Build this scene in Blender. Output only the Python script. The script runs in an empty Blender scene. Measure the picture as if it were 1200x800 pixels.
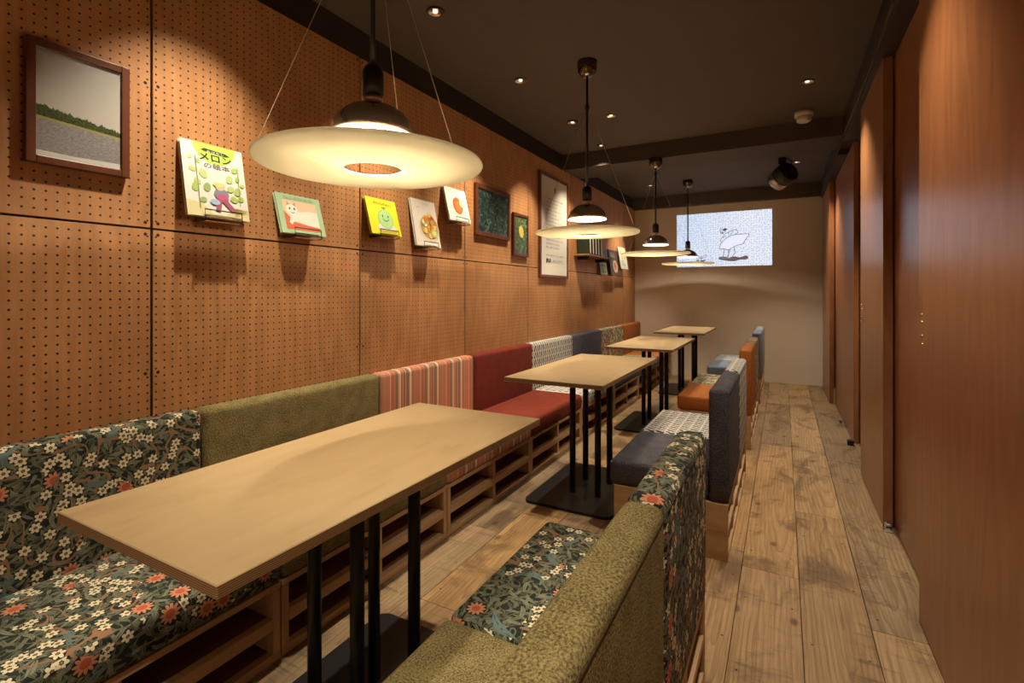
import bpy, bmesh, math, random
from mathutils import Vector, Matrix
random.seed(7)
SC = bpy.context.scene
COL = SC.collection
K = 0.86            # survey units -> metres
PI = math.pi

# ------------------------------------------------------------------ camera
cam = bpy.data.cameras.new('camera')
cam.sensor_width = 36.0
cam.lens = 586.32 / 1200 * 36.0
cam.shift_y = -(400 - 342.77) / 1200
cam.clip_start = 0.05
camo = bpy.data.objects.new('camera', cam)
camo.location = (0, 0, 1.35 * K)
camo.rotation_euler = (PI / 2, 0, 0.49678)
COL.objects.link(camo)
SC.camera = camo

# ------------------------------------------------------------------ world, exposure, lights
world = bpy.data.worlds.new('world')
SC.world = world
world.use_nodes = True
world.node_tree.nodes['Background'].inputs[0].default_value = (1.0, 0.8, 0.6, 1)
world.node_tree.nodes['Background'].inputs[1].default_value = 0.02
SC.view_settings.view_transform = 'Standard'
SC.view_settings.look = 'None'
SC.view_settings.gamma = 1.0
SC.view_settings.use_curve_mapping = False
SC.view_settings.exposure = 0.2
WARM = (1.0, 0.875, 0.675)
SPOT_W = 98.0
PENDANT_W = 30.0      # radiant watts of each pendant bulb
CEIL = 2.93
# recessed downlights, then added fill spots without fixtures: (x, y, ceiling height, power factor, tilt towards the pegboard in degrees, half angle)
DOWN = [(-1.717, 1.22, CEIL, 1, 12, 36), (-1.717, 2.264, CEIL, 1, 12, 36), (-1.717, 3.30, CEIL, 1, 12, 36),
        (-1.717, 4.34, CEIL, 1, 12, 36), (-1.717, 5.17, CEIL, 1, 10, 42), (-1.717, 7.44, CEIL, 1, 12, 36),
        (-1.35, 4.34, CEIL, 0.5, 0, 40),
        (0.158, 4.34, CEIL, 1.15, 0, 48), (0.14, 6.95, CEIL, 1.15, 0, 48), (0.10, 2.264, CEIL, 0.9, 0, 44), (0.05, 0.15, CEIL, 0.8, 0, 42),  # last pair added, without fixtures, to brighten the aisle and nearest door
        (-0.7, -0.5, CEIL, 1.15, 0, 48)]  # added fill spot behind the camera, no fixture
for (x, y, z, f, tilt, half) in DOWN:
    l = bpy.data.lights.new('downlight_or_fill', 'SPOT')
    l.energy = SPOT_W * f
    l.color = WARM
    l.spot_size = math.radians(2 * half)
    l.spot_blend = 0.85
    l.shadow_soft_size = 0.02
    o = bpy.data.objects.new('downlight_or_fill', l)
    o.location = (x * K, y * K, (z - 0.035) * K)
    o.rotation_euler = (math.radians(12) if abs(y - 5.17) < 0.01 else 0, math.radians(tilt), 0)
    COL.objects.link(o)

# ------------------------------------------------------------------ node helper
class V:
    """a node socket with arithmetic"""
    def __init__(s, nt, sock): s.nt, s.s = nt, sock
    def _m(s, op, *a):
        n = s.nt.nodes.new('ShaderNodeMath'); n.operation = op
        for i, x in enumerate((s,) + a):
            if isinstance(x, V): s.nt.links.new(x.s, n.inputs[i])
            else: n.inputs[i].default_value = x
        return V(s.nt, n.outputs[0])
    def __add__(s, o): return s._m('ADD', o)
    __radd__ = __add__
    def __mul__(s, o): return s._m('MULTIPLY', o)
    __rmul__ = __mul__
    def __sub__(s, o): return s._m('SUBTRACT', o)
    def __rsub__(s, o): return (s * -1) + o
    def __truediv__(s, o): return s._m('DIVIDE', o)
    def lt(s, o): return s._m('LESS_THAN', o)
    def gt(s, o): return s._m('GREATER_THAN', o)
    def abs(s): return s._m('ABSOLUTE')
    def sin(s): return s._m('SINE')
    def cos(s): return s._m('COSINE')
    def fract(s): return s._m('FRACT')
    def sqrt(s): return s._m('SQRT')
    def max(s, o): return s._m('MAXIMUM', o)
    def min(s, o): return s._m('MINIMUM', o)
    def atan2(s, o): return s._m('ARCTAN2', o)

class N:
    def __init__(s, name, rough=0.6, metal=0.0, spec=0.5):
        s.m = bpy.data.materials.new(name); s.m.use_nodes = True
        s.nt = s.m.node_tree
        s.b = s.nt.nodes['Principled BSDF']
        s.b.inputs['Roughness'].default_value = rough
        s.b.inputs['Metallic'].default_value = metal
        s.b.inputs['Specular IOR Level'].default_value = spec
    def new(s, t): return s.nt.nodes.new(t)
    def link(s, a, b): s.nt.links.new(a.s if isinstance(a, V) else a, b)
    def coord(s, kind='Object'):
        if kind == 'UV':
            n = s.new('ShaderNodeUVMap'); return n.outputs[0]
        return s.new('ShaderNodeTexCoord').outputs[kind]
    def sep(s, vec):
        n = s.new('ShaderNodeSeparateXYZ'); s.link(vec, n.inputs[0])
        return [V(s.nt, n.outputs[i]) for i in range(3)]
    def comb(s, x, y, z=0.0):
        n = s.new('ShaderNodeCombineXYZ')
        for i, a in enumerate((x, y, z)):
            if isinstance(a, V): s.link(a, n.inputs[i])
            else: n.inputs[i].default_value = a
        return n.outputs[0]
    def vm(s, op, a, b):
        n = s.new('ShaderNodeVectorMath'); n.operation = op
        for i, x in enumerate((a, b)):
            if isinstance(x, tuple): n.inputs[i].default_value = x
            else: s.link(x, n.inputs[i])
        return n.outputs[0]
    def noise(s, vec, scale=5.0, detail=3.0, rough=0.5, dist=0.0, out=0):
        n = s.new('ShaderNodeTexNoise')
        s.link(vec, n.inputs['Vector'])
        n.inputs['Scale'].default_value = scale; n.inputs['Detail'].default_value = detail
        n.inputs['Roughness'].default_value = rough; n.inputs['Distortion'].default_value = dist
        return V(s.nt, n.outputs[0]) if out == 0 else n.outputs[1]
    def voro(s, vec, scale, rand=1.0):
        n = s.new('ShaderNodeTexVoronoi'); n.voronoi_dimensions = '2D'
        s.link(vec, n.inputs['Vector']); n.inputs['Scale'].default_value = scale
        n.inputs['Randomness'].default_value = rand
        return n.outputs['Distance'], n.outputs['Color'], n.outputs['Position']
    def ramp(s, fac, stops, const=False):
        n = s.new('ShaderNodeValToRGB'); s.link(fac, n.inputs[0])
        r = n.color_ramp
        if const: r.interpolation = 'CONSTANT'
        while len(r.elements) < len(stops): r.elements.new(0.5)
        for e, (p, c) in zip(r.elements, stops):
            e.position = p; e.color = (*c, 1)
        return n.outputs[0]
    def mix(s, fac, a, b, mode='MIX'):
        n = s.new('ShaderNodeMix'); n.data_type = 'RGBA'; n.blend_type = mode
        if isinstance(fac, (int, float)): n.inputs[0].default_value = fac
        else: s.link(fac, n.inputs[0])
        for i, x in ((6, a), (7, b)):
            if isinstance(x, tuple): n.inputs[i].default_value = (*x, 1)
            else: s.link(x, n.inputs[i])
        return n.outputs[2]
    def color(s, c):
        if isinstance(c, tuple): s.b.inputs['Base Color'].default_value = (*c, 1)
        else: s.link(c, s.b.inputs['Base Color'])
    def rough(s, r): s.link(r, s.b.inputs['Roughness'])
    def bump(s, h, strength=0.3, dist=0.002):
        n = s.new('ShaderNodeBump'); n.inputs['Strength'].default_value = strength
        n.inputs['Distance'].default_value = dist
        s.link(h, n.inputs['Height']); s.link(n.outputs[0], s.b.inputs['Normal'])

def plain(name, c, rough=0.6, metal=0.0, spec=0.5, mottled=0.0):
    n = N(name, rough, metal, spec)
    if mottled:
        f = n.noise(n.coord(), 9, 4)
        n.color(n.mix(f, tuple(x * (1 - mottled) for x in c), tuple(min(1, x * (1 + mottled)) for x in c)))
    else: n.color(c)
    return n.m

def emit(name, c, strength):
    m = bpy.data.materials.new(name); m.use_nodes = True
    b = m.node_tree.nodes['Principled BSDF']
    b.inputs['Base Color'].default_value = (*[x * 0.5 for x in c], 1)
    b.inputs['Emission Color'].default_value = (*c, 1)
    b.inputs['Emission Strength'].default_value = strength
    return m

def wood(name, dark, light, axis=1, rough=0.5, fine=60.0, rings=5.0, contrast=1.0, knots=0.0, tint=False, spec=0.4):
    """grain runs along AXIS"""
    n = N(name, rough, 0, spec)
    info = n.new('ShaderNodeObjectInfo')
    off = n.vm('SCALE', info.outputs['Location'], (0, 0, 0))
    off.node.inputs['Scale'].default_value = 3.7
    rnd = V(n.nt, info.outputs['Random'])
    co = n.vm('ADD', n.coord(), n.comb(rnd * 31.0, rnd * 17.0, rnd * 9.0))
    st = [1.0, 1.0, 1.0]; st[axis] = 0.06
    cs = n.vm('MULTIPLY', co, tuple(st))
    st2 = [1.0, 1.0, 1.0]; st2[axis] = 0.16
    cr = n.vm('MULTIPLY', co, tuple(st2))
    f1 = n.noise(cs, fine, 4, 0.6)
    warp = n.noise(cr, rings, 2, 0.4)
    ring = ((warp * 9.0).fract() - 0.5).abs() * 2.0
    g = f1 * 0.55 + ring * 0.45 * 0.6 + 0.1
    g = (g - 0.5) * contrast + 0.5
    c = n.ramp(g, [(0.15, dark), (0.85, light)])
    if knots:
        big = n.noise(n.vm('MULTIPLY', co, (1, 0.55, 1) if axis == 1 else (1, 1, 1)), 4.2, 3, 0.55)
        c = n.mix(((big - 0.53) * 4.0).max(0.0).min(1.0) * knots, c, tuple(x * 0.42 for x in dark))
        d, cc, pp = n.voro(n.vm('MULTIPLY', co, (1, 0.45, 1)), 3.3)
        kn = (1.0 - V(n.nt, d) * 14.0).max(0.0)
        c = n.mix(kn.min(1.0) * 0.8 * knots, c, tuple(x * 0.3 for x in dark))
    if tint:
        c = n.mix(1.0, c, info.outputs['Color'], 'MULTIPLY')
    n.color(c)
    n.bump(g, 0.15, 0.002)
    return n.m

# ------------------------------------------------------------------ fabric materials (UV: x along the bench, y over the profile)
def weave_bump(n, uv, scale=420, strength=0.5):
    h = n.noise(uv, scale, 2, 0.6)
    n.bump(h, strength, 0.003)
    return h

def tweed(name, a, b, scale=260, rough=0.95, stretch=(1, 1, 1)):
    n = N(name, rough, 0, 0.15)
    uv = n.vm('MULTIPLY', n.coord('UV'), stretch)
    f = n.noise(uv, scale, 3, 0.75)
    g = n.noise(uv, 14, 2, 0.5)
    c = n.ramp(f * 0.85 + g * 0.15, [(0.40, a), (0.62, b)])
    n.color(c)
    n.bump(f, 0.6, 0.004)
    return n.m

def flower_mask(n, uv, scale, petals, R, keep, rand=0.85):
    d, col, pos = n.voro(uv, scale, rand)
    loc = n.vm('SUBTRACT', uv, pos)
    x, y, _ = n.sep(loc)
    r = (x * x + y * y).sqrt()
    rc = n.sep(col)
    th = y.atan2(x) / (2 * PI) + rc[0]
    a = ((th * petals).fract() - 0.5) * (2 * PI / petals) * r
    px = (r - R * 0.64) / (R * 0.36)
    py = a / (R * (1.75 / petals))
    m = (px * px + py * py).lt(1.0)
    k = rc[1].lt(keep)
    return m * k, r.lt(R * 0.22) * k, r, k

def leaf_mask(n, uv, scale, L, w, keep=1.0):
    d, col, pos = n.voro(uv, scale, 1.0)
    loc = n.vm('SUBTRACT', uv, pos)
    x, y, _ = n.sep(loc)
    rc = n.sep(col)
    ang = rc[0] * (2 * PI)
    c, s = ang.cos(), ang.sin()
    u = x * c + y * s
    v = y * c - x * s + u * u * 6.0
    t = u / L
    m = v.abs().lt((1.0 - t * t) * w)
    vein = v.abs().gt(w * 0.10)
    return m * vein * rc[1].lt(keep)

def floral(name, base, leaf, leaf2, twig, cream, bloom, bloom_c, blue, s=1.0):
    n = N(name, 0.8, 0, 0.25)
    uv0 = n.coord('UV')
    uv = n.vm('SCALE', uv0, (0, 0, 0)); uv.node.inputs['Scale'].default_value = s
    # a slow warp so that stems curl
    wv = n.noise(uv, 5.0, 1, 0.5, out=1)
    wsc = n.vm('SCALE', n.vm('SUBTRACT', wv, (0.5, 0.5, 0.5)), (0, 0, 0)); wsc.node.inputs['Scale'].default_value = 0.07
    uw = n.vm('ADD', uv, wsc)
    c = base
    zone = n.noise(uv, 2.6, 1, 0.5)
    dark = tuple(x * 0.55 for x in leaf)
    # thin curling stems
    st = n.noise(uw, 8.5, 1.5, 0.5)
    sv = (((st * 8.0).fract()) - 0.5).abs()
    c = n.mix(sv.lt(0.075), c, dark)
    c = n.mix(sv.lt(0.045), c, leaf)
    # pointed leaves in several sizes
    for k, (off, sc, L, w, col, keep) in enumerate((((0, 0, 0), 26, 0.028, 0.0055, leaf2, 0.7), ((3.31, 1.77, 0), 23, 0.031, 0.006, dark, 1.0), ((5.9, 9.1, 0), 21, 0.032, 0.0062, leaf, 0.7),
                                             ((7.71, 4.37, 0), 17, 0.038, 0.0075, leaf2, 0.7), ((1.13, 6.61, 0), 30, 0.022, 0.005, leaf, 0.6))):
        c = n.mix(leaf_mask(n, n.vm('ADD', uw, off), sc, L, w, keep), c, col)
    tw = n.noise(n.vm('ADD', uw, (9.1, 5.2, 0)), 4.6, 1.2, 0.5)
    tv = (((tw * 6.0).fract()) - 0.5).abs()
    inz = zone.gt(0.47)
    c = n.mix(tv.lt(0.062) * inz, c, twig)
    c = n.mix(leaf_mask(n, n.vm('ADD', uw, (2.9, 8.8, 0)), 4.2, 0.085, 0.014, 0.5), c, blue)
    for off in ((1.3, 2.2, 0), (4.7, 0.9, 0)):
        p, q, r, k = flower_mask(n, n.vm('ADD', uv, off), 15.0, 6.0, 0.0205, 0.5)
        c = n.mix(r.lt(0.0215) * k * inz, c, base)
        c = n.mix(p * inz, c, cream)
        c = n.mix(r.lt(0.004) * k * inz, c, twig)
    p, q, r, k = flower_mask(n, n.vm('ADD', uv, (6.3, 7.2, 0)), 7.6, 11.0, 0.036, 0.6, 0.75)
    outz = zone.lt(0.52)
    c = n.mix(r.lt(0.038) * k * outz, c, base)
    c = n.mix(p * outz, c, bloom)
    c = n.mix(r.lt(0.0165) * k * outz, c, bloom_c)
    n.color(c)
    weave_bump(n, uv0, 500, 0.35)
    return n.m

M = {}
M['floral'] = floral('dark_floral_fabric', (0.012, 0.016, 0.010), (0.125, 0.128, 0.080), (0.195, 0.190, 0.128),
                     (0.27, 0.135, 0.075), (0.66, 0.58, 0.38), (0.52, 0.22, 0.11), (0.42, 0.09, 0.045), (0.10, 0.155, 0.15), 1.22)
M['meadow'] = floral('beige_floral_fabric', (0.26, 0.21, 0.12), (0.10, 0.10, 0.05), (0.38, 0.32, 0.19),
                     (0.26, 0.10, 0.05), (0.62, 0.52, 0.34), (0.48, 0.16, 0.07), (0.35, 0.07, 0.03), (0.14, 0.16, 0.11), 0.8)
M['green'] = tweed('green_chenille', (0.072, 0.054, 0.019), (0.335, 0.262, 0.112), 185)
M['red'] = tweed('red_tweed', (0.085, 0.012, 0.007), (0.235, 0.040, 0.022), 170)
M['navy'] = tweed('navy_denim', (0.024, 0.022, 0.026), (0.135, 0.124, 0.140), 170)
M['slate'] = tweed('slate_blue_fabric', (0.05, 0.05, 0.068), (0.135, 0.128, 0.155), 200)
M['orange'] = tweed('orange_faux_leather', (0.30, 0.095, 0.020), (0.40, 0.135, 0.032), 60, 0.55)
M['blue'] = tweed('light_blue_fabric', (0.15, 0.18, 0.25), (0.26, 0.30, 0.38), 300)
M['beige'] = tweed('beige_print_fabric', (0.30, 0.23, 0.14), (0.55, 0.46, 0.32), 60)
M['bluewhite'] = tweed('blue_white_fabric', (0.22, 0.24, 0.30), (0.62, 0.58, 0.52), 50)

def stripe_mat():
    n = N('coral_stripe_fabric', 0.85, 0, 0.2)
    u, v, _ = n.sep(n.coord('UV'))
    S, C, R, B, G = (0.52, 0.20, 0.115), (0.62, 0.46, 0.30), (0.44, 0.085, 0.035), (0.26, 0.17, 0.12), (0.36, 0.30, 0.18)
    W = (0.72, 0.60, 0.44)
    seq = [(S, 3), (C, 1), (S, 2), (R, 1), (S, 3), (B, 3), (S, 1), (C, 2), (W, 1), (R, 1), (S, 2), (G, 1), (R, 2), (C, 1), (B, 4), (S, 1),
           (W, 2), (C, 1), (R, 1), (S, 4), (G, 1), (S, 3)]
    tot = sum(w for _, w in seq); p = 0; stops = []
    for c, w in seq: stops.append((p / tot, c)); p += w
    t = (u / 0.29).fract()
    c = n.ramp(t, stops, True)
    zz = ((v * 60.0 + ((u * 90.0).fract() - 0.5).abs() * 1.6).fract()).gt(0.6)
    c = n.mix(zz * 0.28, c, (0.17, 0.10, 0.07))
    n.color(c)
    weave_bump(n, n.coord('UV'), 400, 0.3)
    return n.m
M['stripe'] = stripe_mat()

def chain_mat():
    n = N('white_navy_motif_fabric', 0.85, 0, 0.2)
    u, v, _ = n.sep(n.coord('UV'))
    a = u * 21.0; b = v * 15.0
    row = (b - b.fract())
    w = ((a + (b * 2 * PI).sin() * 0.22).fract() - 0.5).abs()
    m1 = w.gt(0.30) * ((b * 2.0).fract()).gt(0.25)
    w2 = ((a * 0.5 + b * 0.5).fract() - 0.5).abs()
    w3 = ((a * 0.5 - b * 0.5).fract() - 0.5).abs()
    m2 = (w2 + w3).lt(0.22)
    m3 = (w2.gt(0.43) * w3.gt(0.25))
    m = m1.max(m2).max(m3)
    n.color(n.mix(m, (0.54, 0.49, 0.42), (0.04, 0.04, 0.052)))
    weave_bump(n, n.coord('UV'), 400, 0.3)
    return n.m
M['chain'] = chain_mat()

def peg_mat(pw, ph):
    n = N('pegboard_plywood', 0.55, 0, 0.35)
    info = n.new('ShaderNodeObjectInfo'); rnd = V(n.nt, info.outputs['Random'])
    co = n.coord(); x, y, z = n.sep(co)
    sh = n.vm('ADD', co, n.comb(0.0, rnd * 21.0, rnd * 13.0))
    f1 = n.noise(n.vm('MULTIPLY', sh, (1, 1, 0.10)), 55, 4, 0.6)
    warp = n.noise(n.vm('MULTIPLY', sh, (1, 1, 0.30)), 3.0, 2, 0.5, 0.4)
    ring = ((warp * 8.0).fract() - 0.5).abs() * 2.0
    g = f1 * 0.6 + ring * 0.22 + 0.08
    c = n.ramp(g, [(0.2, (0.325, 0.142, 0.050)), (0.8, (0.515, 0.250, 0.100))])
    c = n.mix(1.0, c, n.ramp(rnd, [(0, (0.93, 0.92, 0.90)), (1, (1.05, 1.04, 1.03))]), 'MULTIPLY')
    p = 1.1215 * K / 36
    a = ((y / p).fract() - 0.5) * p
    b = ((z / p).fract() - 0.5) * p
    d = (a * a + b * b).sqrt()
    hole = d.lt(0.0033)
    # dark fixing screws near the corners and mid edges
    ex = (y.abs() - (pw / 2 - 0.017)); ez = (z.abs() - (ph / 2 - 0.017))
    s1 = (ex * ex + ez * ez).sqrt().lt(0.0055)
    s2 = (ex * ex + z * z).sqrt().lt(0.0055)
    hole = hole.max(s1).max(s2)
    n.color(n.mix(hole, c, (0.012, 0.005, 0.002)))
    n.bump(hole * -1.0, 0.5, 0.004)
    return n.m
M['peg'] = peg_mat(1.1155 * K, 1.146 * K)
M['pine'] = wood('pine_board', (0.36, 0.205, 0.098), (0.58, 0.385, 0.210), 1, 0.6, 45, 4, 1.0)
M['pine_z'] = wood('pine_upright', (0.36, 0.205, 0.098), (0.58, 0.385, 0.210), 2, 0.6, 45, 4, 1.0)
M['pine_x'] = wood('pine_end_plank', (0.36, 0.205, 0.090), (0.58, 0.37, 0.185), 0, 0.6, 45, 4, 1.1, 0.5)
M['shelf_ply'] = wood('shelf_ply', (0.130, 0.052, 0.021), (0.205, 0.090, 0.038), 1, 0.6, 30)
M['crate_back'] = wood('crate_back_shade', (0.085, 0.032, 0.013), (0.13, 0.052, 0.022), 1, 0.7, 30)  # shade inside the crates is put into this darker colour
def plank_mat():
    n = N('old_floor_plank', 0.5, 0, 0.35)
    info = n.new('ShaderNodeObjectInfo'); rnd = V(n.nt, info.outputs['Random'])
    lc = n.coord(); x, y, z = n.sep(lc)
    co = n.vm('ADD', lc, n.comb(rnd * 37.0, rnd * 53.0, rnd * 11.0))
    # nested flat-sawn figure, fine streaks, saw marks, stains, nail holes
    wob = n.noise(n.vm('MULTIPLY', co, (1, 0.35, 1)), 6.0, 3, 0.55)
    dx = x + (rnd - 0.5) * 0.12; dy = (y + ((rnd * 7.3).fract() - 0.5) * 1.2) * 0.055
    t = (dx * dx + dy * dy).sqrt() + (wob - 0.5) * 0.045
    ring = (t * 62.0).fract()
    late = ring * ring * ring
    streak = n.noise(n.vm('MULTIPLY', co, (1, 0.02, 1)), 130, 3, 0.6)
    saw = n.noise(n.vm('MULTIPLY', co, (0.10, 1, 1)), 34, 3, 0.65)
    stain = n.noise(n.vm('MULTIPLY', co, (1.3, 0.75, 1)), 3.4, 5, 0.62, 0.8)
    c = n.ramp(streak * 0.6 + stain * 0.4, [(0.30, (0.235, 0.150, 0.076)), (0.55, (0.400, 0.280, 0.158)), (0.75, (0.520, 0.385, 0.235))])
    c = n.mix(late * 0.50, c, (0.150, 0.078, 0.032))
    c = n.mix(((stain - 0.49) * 7.0).max(0.0).min(1.0) * 0.75, c, (0.105, 0.060, 0.030))
    c = n.mix(((saw - 0.56) * 6.0).max(0.0).min(1.0) * ((stain - 0.42) * 8.0).max(0.0).min(1.0) * 0.75, c, (0.085, 0.050, 0.028))
    d, cc, pp = n.voro(n.vm('MULTIPLY', co, (1, 0.55, 1)), 2.6)
    kn = ((0.045 - V(n.nt, d)) * 40.0).max(0.0).min(1.0)
    c = n.mix(kn * 0.75, c, (0.085, 0.040, 0.018))
    nx = x.abs() - 0.078 * K / 0.86; ny = ((y + rnd) / 0.42).fract() * 0.42 - 0.21
    nail = (nx * nx + ny * ny).sqrt().lt(0.0038)
    c = n.mix(nail, c, (0.02, 0.012, 0.008))
    c = n.mix(1.0, c, info.outputs['Color'], 'MULTIPLY')
    n.color(c)
    n.bump(streak * 0.5 - late * 0.5 - nail, 0.25, 0.002)
    return n.m
M['plank'] = plank_mat()
M['subfloor'] = plain('floor_underlay', (0.03, 0.02, 0.012), 0.9)
M['door'] = wood('red_veneer', (0.235, 0.080, 0.029), (0.375, 0.148, 0.058), 2, 0.30, 46, 5.0, 1.0, 0, True, 0.5)
M['frame'] = wood('mahogany_frame', (0.075, 0.021, 0.009), (0.15, 0.046, 0.019), 2, 0.35, 60)
M['shelf'] = wood('shelf_wood', (0.20, 0.085, 0.03), (0.34, 0.16, 0.06), 1, 0.5, 50)
M['ceiling'] = plain('dark_ceiling_paint', (0.085, 0.064, 0.050), 0.85, 0, 0.2, 0.1)
M['beam'] = plain('dark_beam_paint', (0.075, 0.056, 0.044), 0.85, 0, 0.2, 0.1)
M['dark_wall'] = plain('dark_wall_paint', (0.026, 0.018, 0.013), 0.85, 0, 0.2, 0.1)
M['plaster'] = plain('beige_plaster', (0.69, 0.585, 0.455), 0.9, 0, 0.2, 0.04)
M['black'] = plain('black_powder_coat', (0.010, 0.009, 0.008), 0.42, 0, 0.4)
M['track'] = plain('dark_track', (0.022, 0.014, 0.010), 0.5)
M['brass'] = plain('brass', (0.75, 0.52, 0.20), 0.25, 1.0)
M['steel'] = plain('steel', (0.55, 0.53, 0.50), 0.3, 1.0)
M['white_plastic'] = plain('white_plastic', (0.62, 0.58, 0.50), 0.5)
M['smoked_chrome'] = plain('smoked_chrome', (0.42, 0.33, 0.25), 0.07, 0.82)
M['canopy'] = plain('dark_chrome', (0.16, 0.125, 0.10), 0.12, 1.0)
M['rod'] = plain('dark_bronze_rod', (0.020, 0.015, 0.011), 0.3, 0.7)
M['inner'] = plain('white_inner_enamel', (0.85, 0.83, 0.78), 0.5)
M['wire'] = plain('fine_steel_wire', (0.55, 0.45, 0.35), 0.4, 0.6)
M['thread'] = plain('dark_seam', (0.015, 0.012, 0.006), 0.9)
M['page'] = plain('book_pages', (0.66, 0.60, 0.48), 0.9)
M['lamp'] = emit('lamp_glow', (1.0, 0.82, 0.6), 1.2)
M['bulb'] = emit('bulb_glow', WARM, PENDANT_W / (PI * 0.0135))
M['collar_metal'] = plain('pale_metal_collar', (0.62, 0.54, 0.44), 0.28, 0.9)  # plain pale metal collar, gives off no light
M['reflector'] = plain('silver_reflector', (0.70, 0.66, 0.60), 0.22, 1.0)

def disc_mat():
    m = bpy.data.materials.new('opal_disc'); m.use_nodes = True
    nt = m.node_tree; nt.nodes.remove(nt.nodes['Principled BSDF'])
    out = nt.nodes['Material Output']
    d = nt.nodes.new('ShaderNodeBsdfDiffuse'); d.inputs[0].default_value = (0.66, 0.58, 0.44, 1)
    t = nt.nodes.new('ShaderNodeBsdfTranslucent'); t.inputs[0].default_value = (0.76, 0.70, 0.55, 1)
    mx = nt.nodes.new('ShaderNodeMixShader'); mx.inputs[0].default_value = 0.54
    nt.links.new(d.outputs[0], mx.inputs[1]); nt.links.new(t.outputs[0], mx.inputs[2])
    g = nt.nodes.new('ShaderNodeBsdfGlossy'); g.inputs['Roughness'].default_value = 0.4
    m2 = nt.nodes.new('ShaderNodeMixShader'); m2.inputs[0].default_value = 0.03
    nt.links.new(mx.outputs[0], m2.inputs[1]); nt.links.new(g.outputs[0], m2.inputs[2])
    nt.links.new(m2.outputs[0], out.inputs[0])
    return m
M['disc'] = disc_mat()

def top_mat():
    n = N('birch_plywood_top', 0.36, 0, 0.45)
    co = n.coord()
    f = n.noise(n.vm('MULTIPLY', co, (1, 0.12, 1)), 30, 4, 0.6)
    g = n.noise(n.vm('MULTIPLY', co, (1, 0.6, 1)), 4.5, 3, 0.6, 0.6)
    k = f * 0.35 + g * 0.65
    n.color(n.ramp(k, [(0.30, (0.275, 0.180, 0.082)), (0.48, (0.355, 0.250, 0.130)), (0.75, (0.40, 0.290, 0.158))]))
    return n.m
M['top'] = top_mat()
def edge_mat():
    n = N('plywood_layers', 0.6, 0, 0.3)
    x, y, z = n.sep(n.coord())
    s = (z * (1 / 0.0036)).fract()
    n.color(n.ramp(s, [(0.0, (0.30, 0.165, 0.070)), (0.5, (0.13, 0.060, 0.024))], True))
    return n.m
M['edge'] = edge_mat()

# ------------------------------------------------------------------ mesh helpers (all coordinates in survey units, world space)
ORG = {}      # object -> world origin in survey units
def orig(o): return ORG.get(o, Vector((0, 0, 0)))

def box(bm, x0, x1, y0, y1, z0, z1, mi=0, bev=0.0, seg=1):
    r = bmesh.ops.create_cube(bm, size=1.0)
    vs = r['verts']
    for v in vs:
        v.co = Vector(((x0 + x1) / 2 + v.co.x * (x1 - x0), (y0 + y1) / 2 + v.co.y * (y1 - y0), (z0 + z1) / 2 + v.co.z * (z1 - z0)))
    fs = set(f for v in vs for f in v.link_faces)
    for f in fs: f.material_index = mi
    if bev:
        es = list(set(e for v in vs for e in v.link_edges))
        bmesh.ops.bevel(bm, geom=es, offset=bev, segments=seg, affect='EDGES', profile=0.5)
    return vs

def bx(*a, **k):
    bm = bmesh.new(); box(bm, *a, **k); return bm

def lathe(bm, cx, cy, prof, seg=40, axis=None, origin=None, mi=0, close=False):
    """profile of (radius, height); AXIS a direction through ORIGIN else vertical at cx,cy"""
    if axis is not None:
        a = Vector(axis).normalized()
        u = a.orthogonal().normalized(); w = a.cross(u)
        P = lambda r, h, t: Vector(origin) + a * h + (u * math.cos(t) + w * math.sin(t)) * r
    else:
        P = lambda r, h, t: Vector((cx + r * math.cos(t), cy + r * math.sin(t), h))
    rings = []
    for (r, h) in prof:
        if r < 1e-6: rings.append([bm.verts.new(P(0, h, 0))])
        else: rings.append([bm.verts.new(P(r, h, 2 * PI * i / seg)) for i in range(seg)])
    if close: rings.append(rings[0])
    for A, B in zip(rings, rings[1:]):
        for i in range(seg):
            j = (i + 1) % seg
            if len(A) == 1 and len(B) == 1: continue
            if len(A) == 1: f = bm.faces.new((A[0], B[i], B[j]))
            elif len(B) == 1: f = bm.faces.new((A[i], B[0], A[j]))
            else: f = bm.faces.new((A[i], B[i], B[j], A[j]))
            f.smooth = True; f.material_index = mi
    bmesh.ops.recalc_face_normals(bm, faces=bm.faces)

def tube(bm, pts, r, seg=8):
    pts = [Vector(p) for p in pts]
    rings = []
    for i, p in enumerate(pts):
        d = (pts[min(i + 1, len(pts) - 1)] - pts[max(i - 1, 0)]).normalized()
        u = d.orthogonal().normalized() if i == 0 else (U - d * U.dot(d)).normalized()
        U = u; w = d.cross(u)
        rings.append([bm.verts.new(p + (u * math.cos(2 * PI * k / seg) + w * math.sin(2 * PI * k / seg)) * r) for k in range(seg)])
    for A, B in zip(rings, rings[1:]):
        for k in range(seg):
            f = bm.faces.new((A[k], A[(k + 1) % seg], B[(k + 1) % seg], B[k])); f.smooth = True
    bm.faces.new(rings[0][::-1]); bm.faces.new(rings[-1])

def box_uv(bm, zt, xf):
    """unwrapped so that a print runs over the top and down the front"""
    uvl = bm.loops.layers.uv.verify()
    for f in bm.faces:
        n = f.normal
        a = (abs(n.x), abs(n.y), abs(n.z))
        for l in f.loops:
            c = l.vert.co
            if a[1] > max(a[0], a[2]): uv = (c.x, c.z)
            elif a[2] >= a[0]: uv = (c.y, c.x)
            elif n.x > 0: uv = (c.y, xf + (zt - c.z))
            else: uv = (c.y, -xf - (zt - c.z))
            l[uvl].uv = uv

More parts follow.
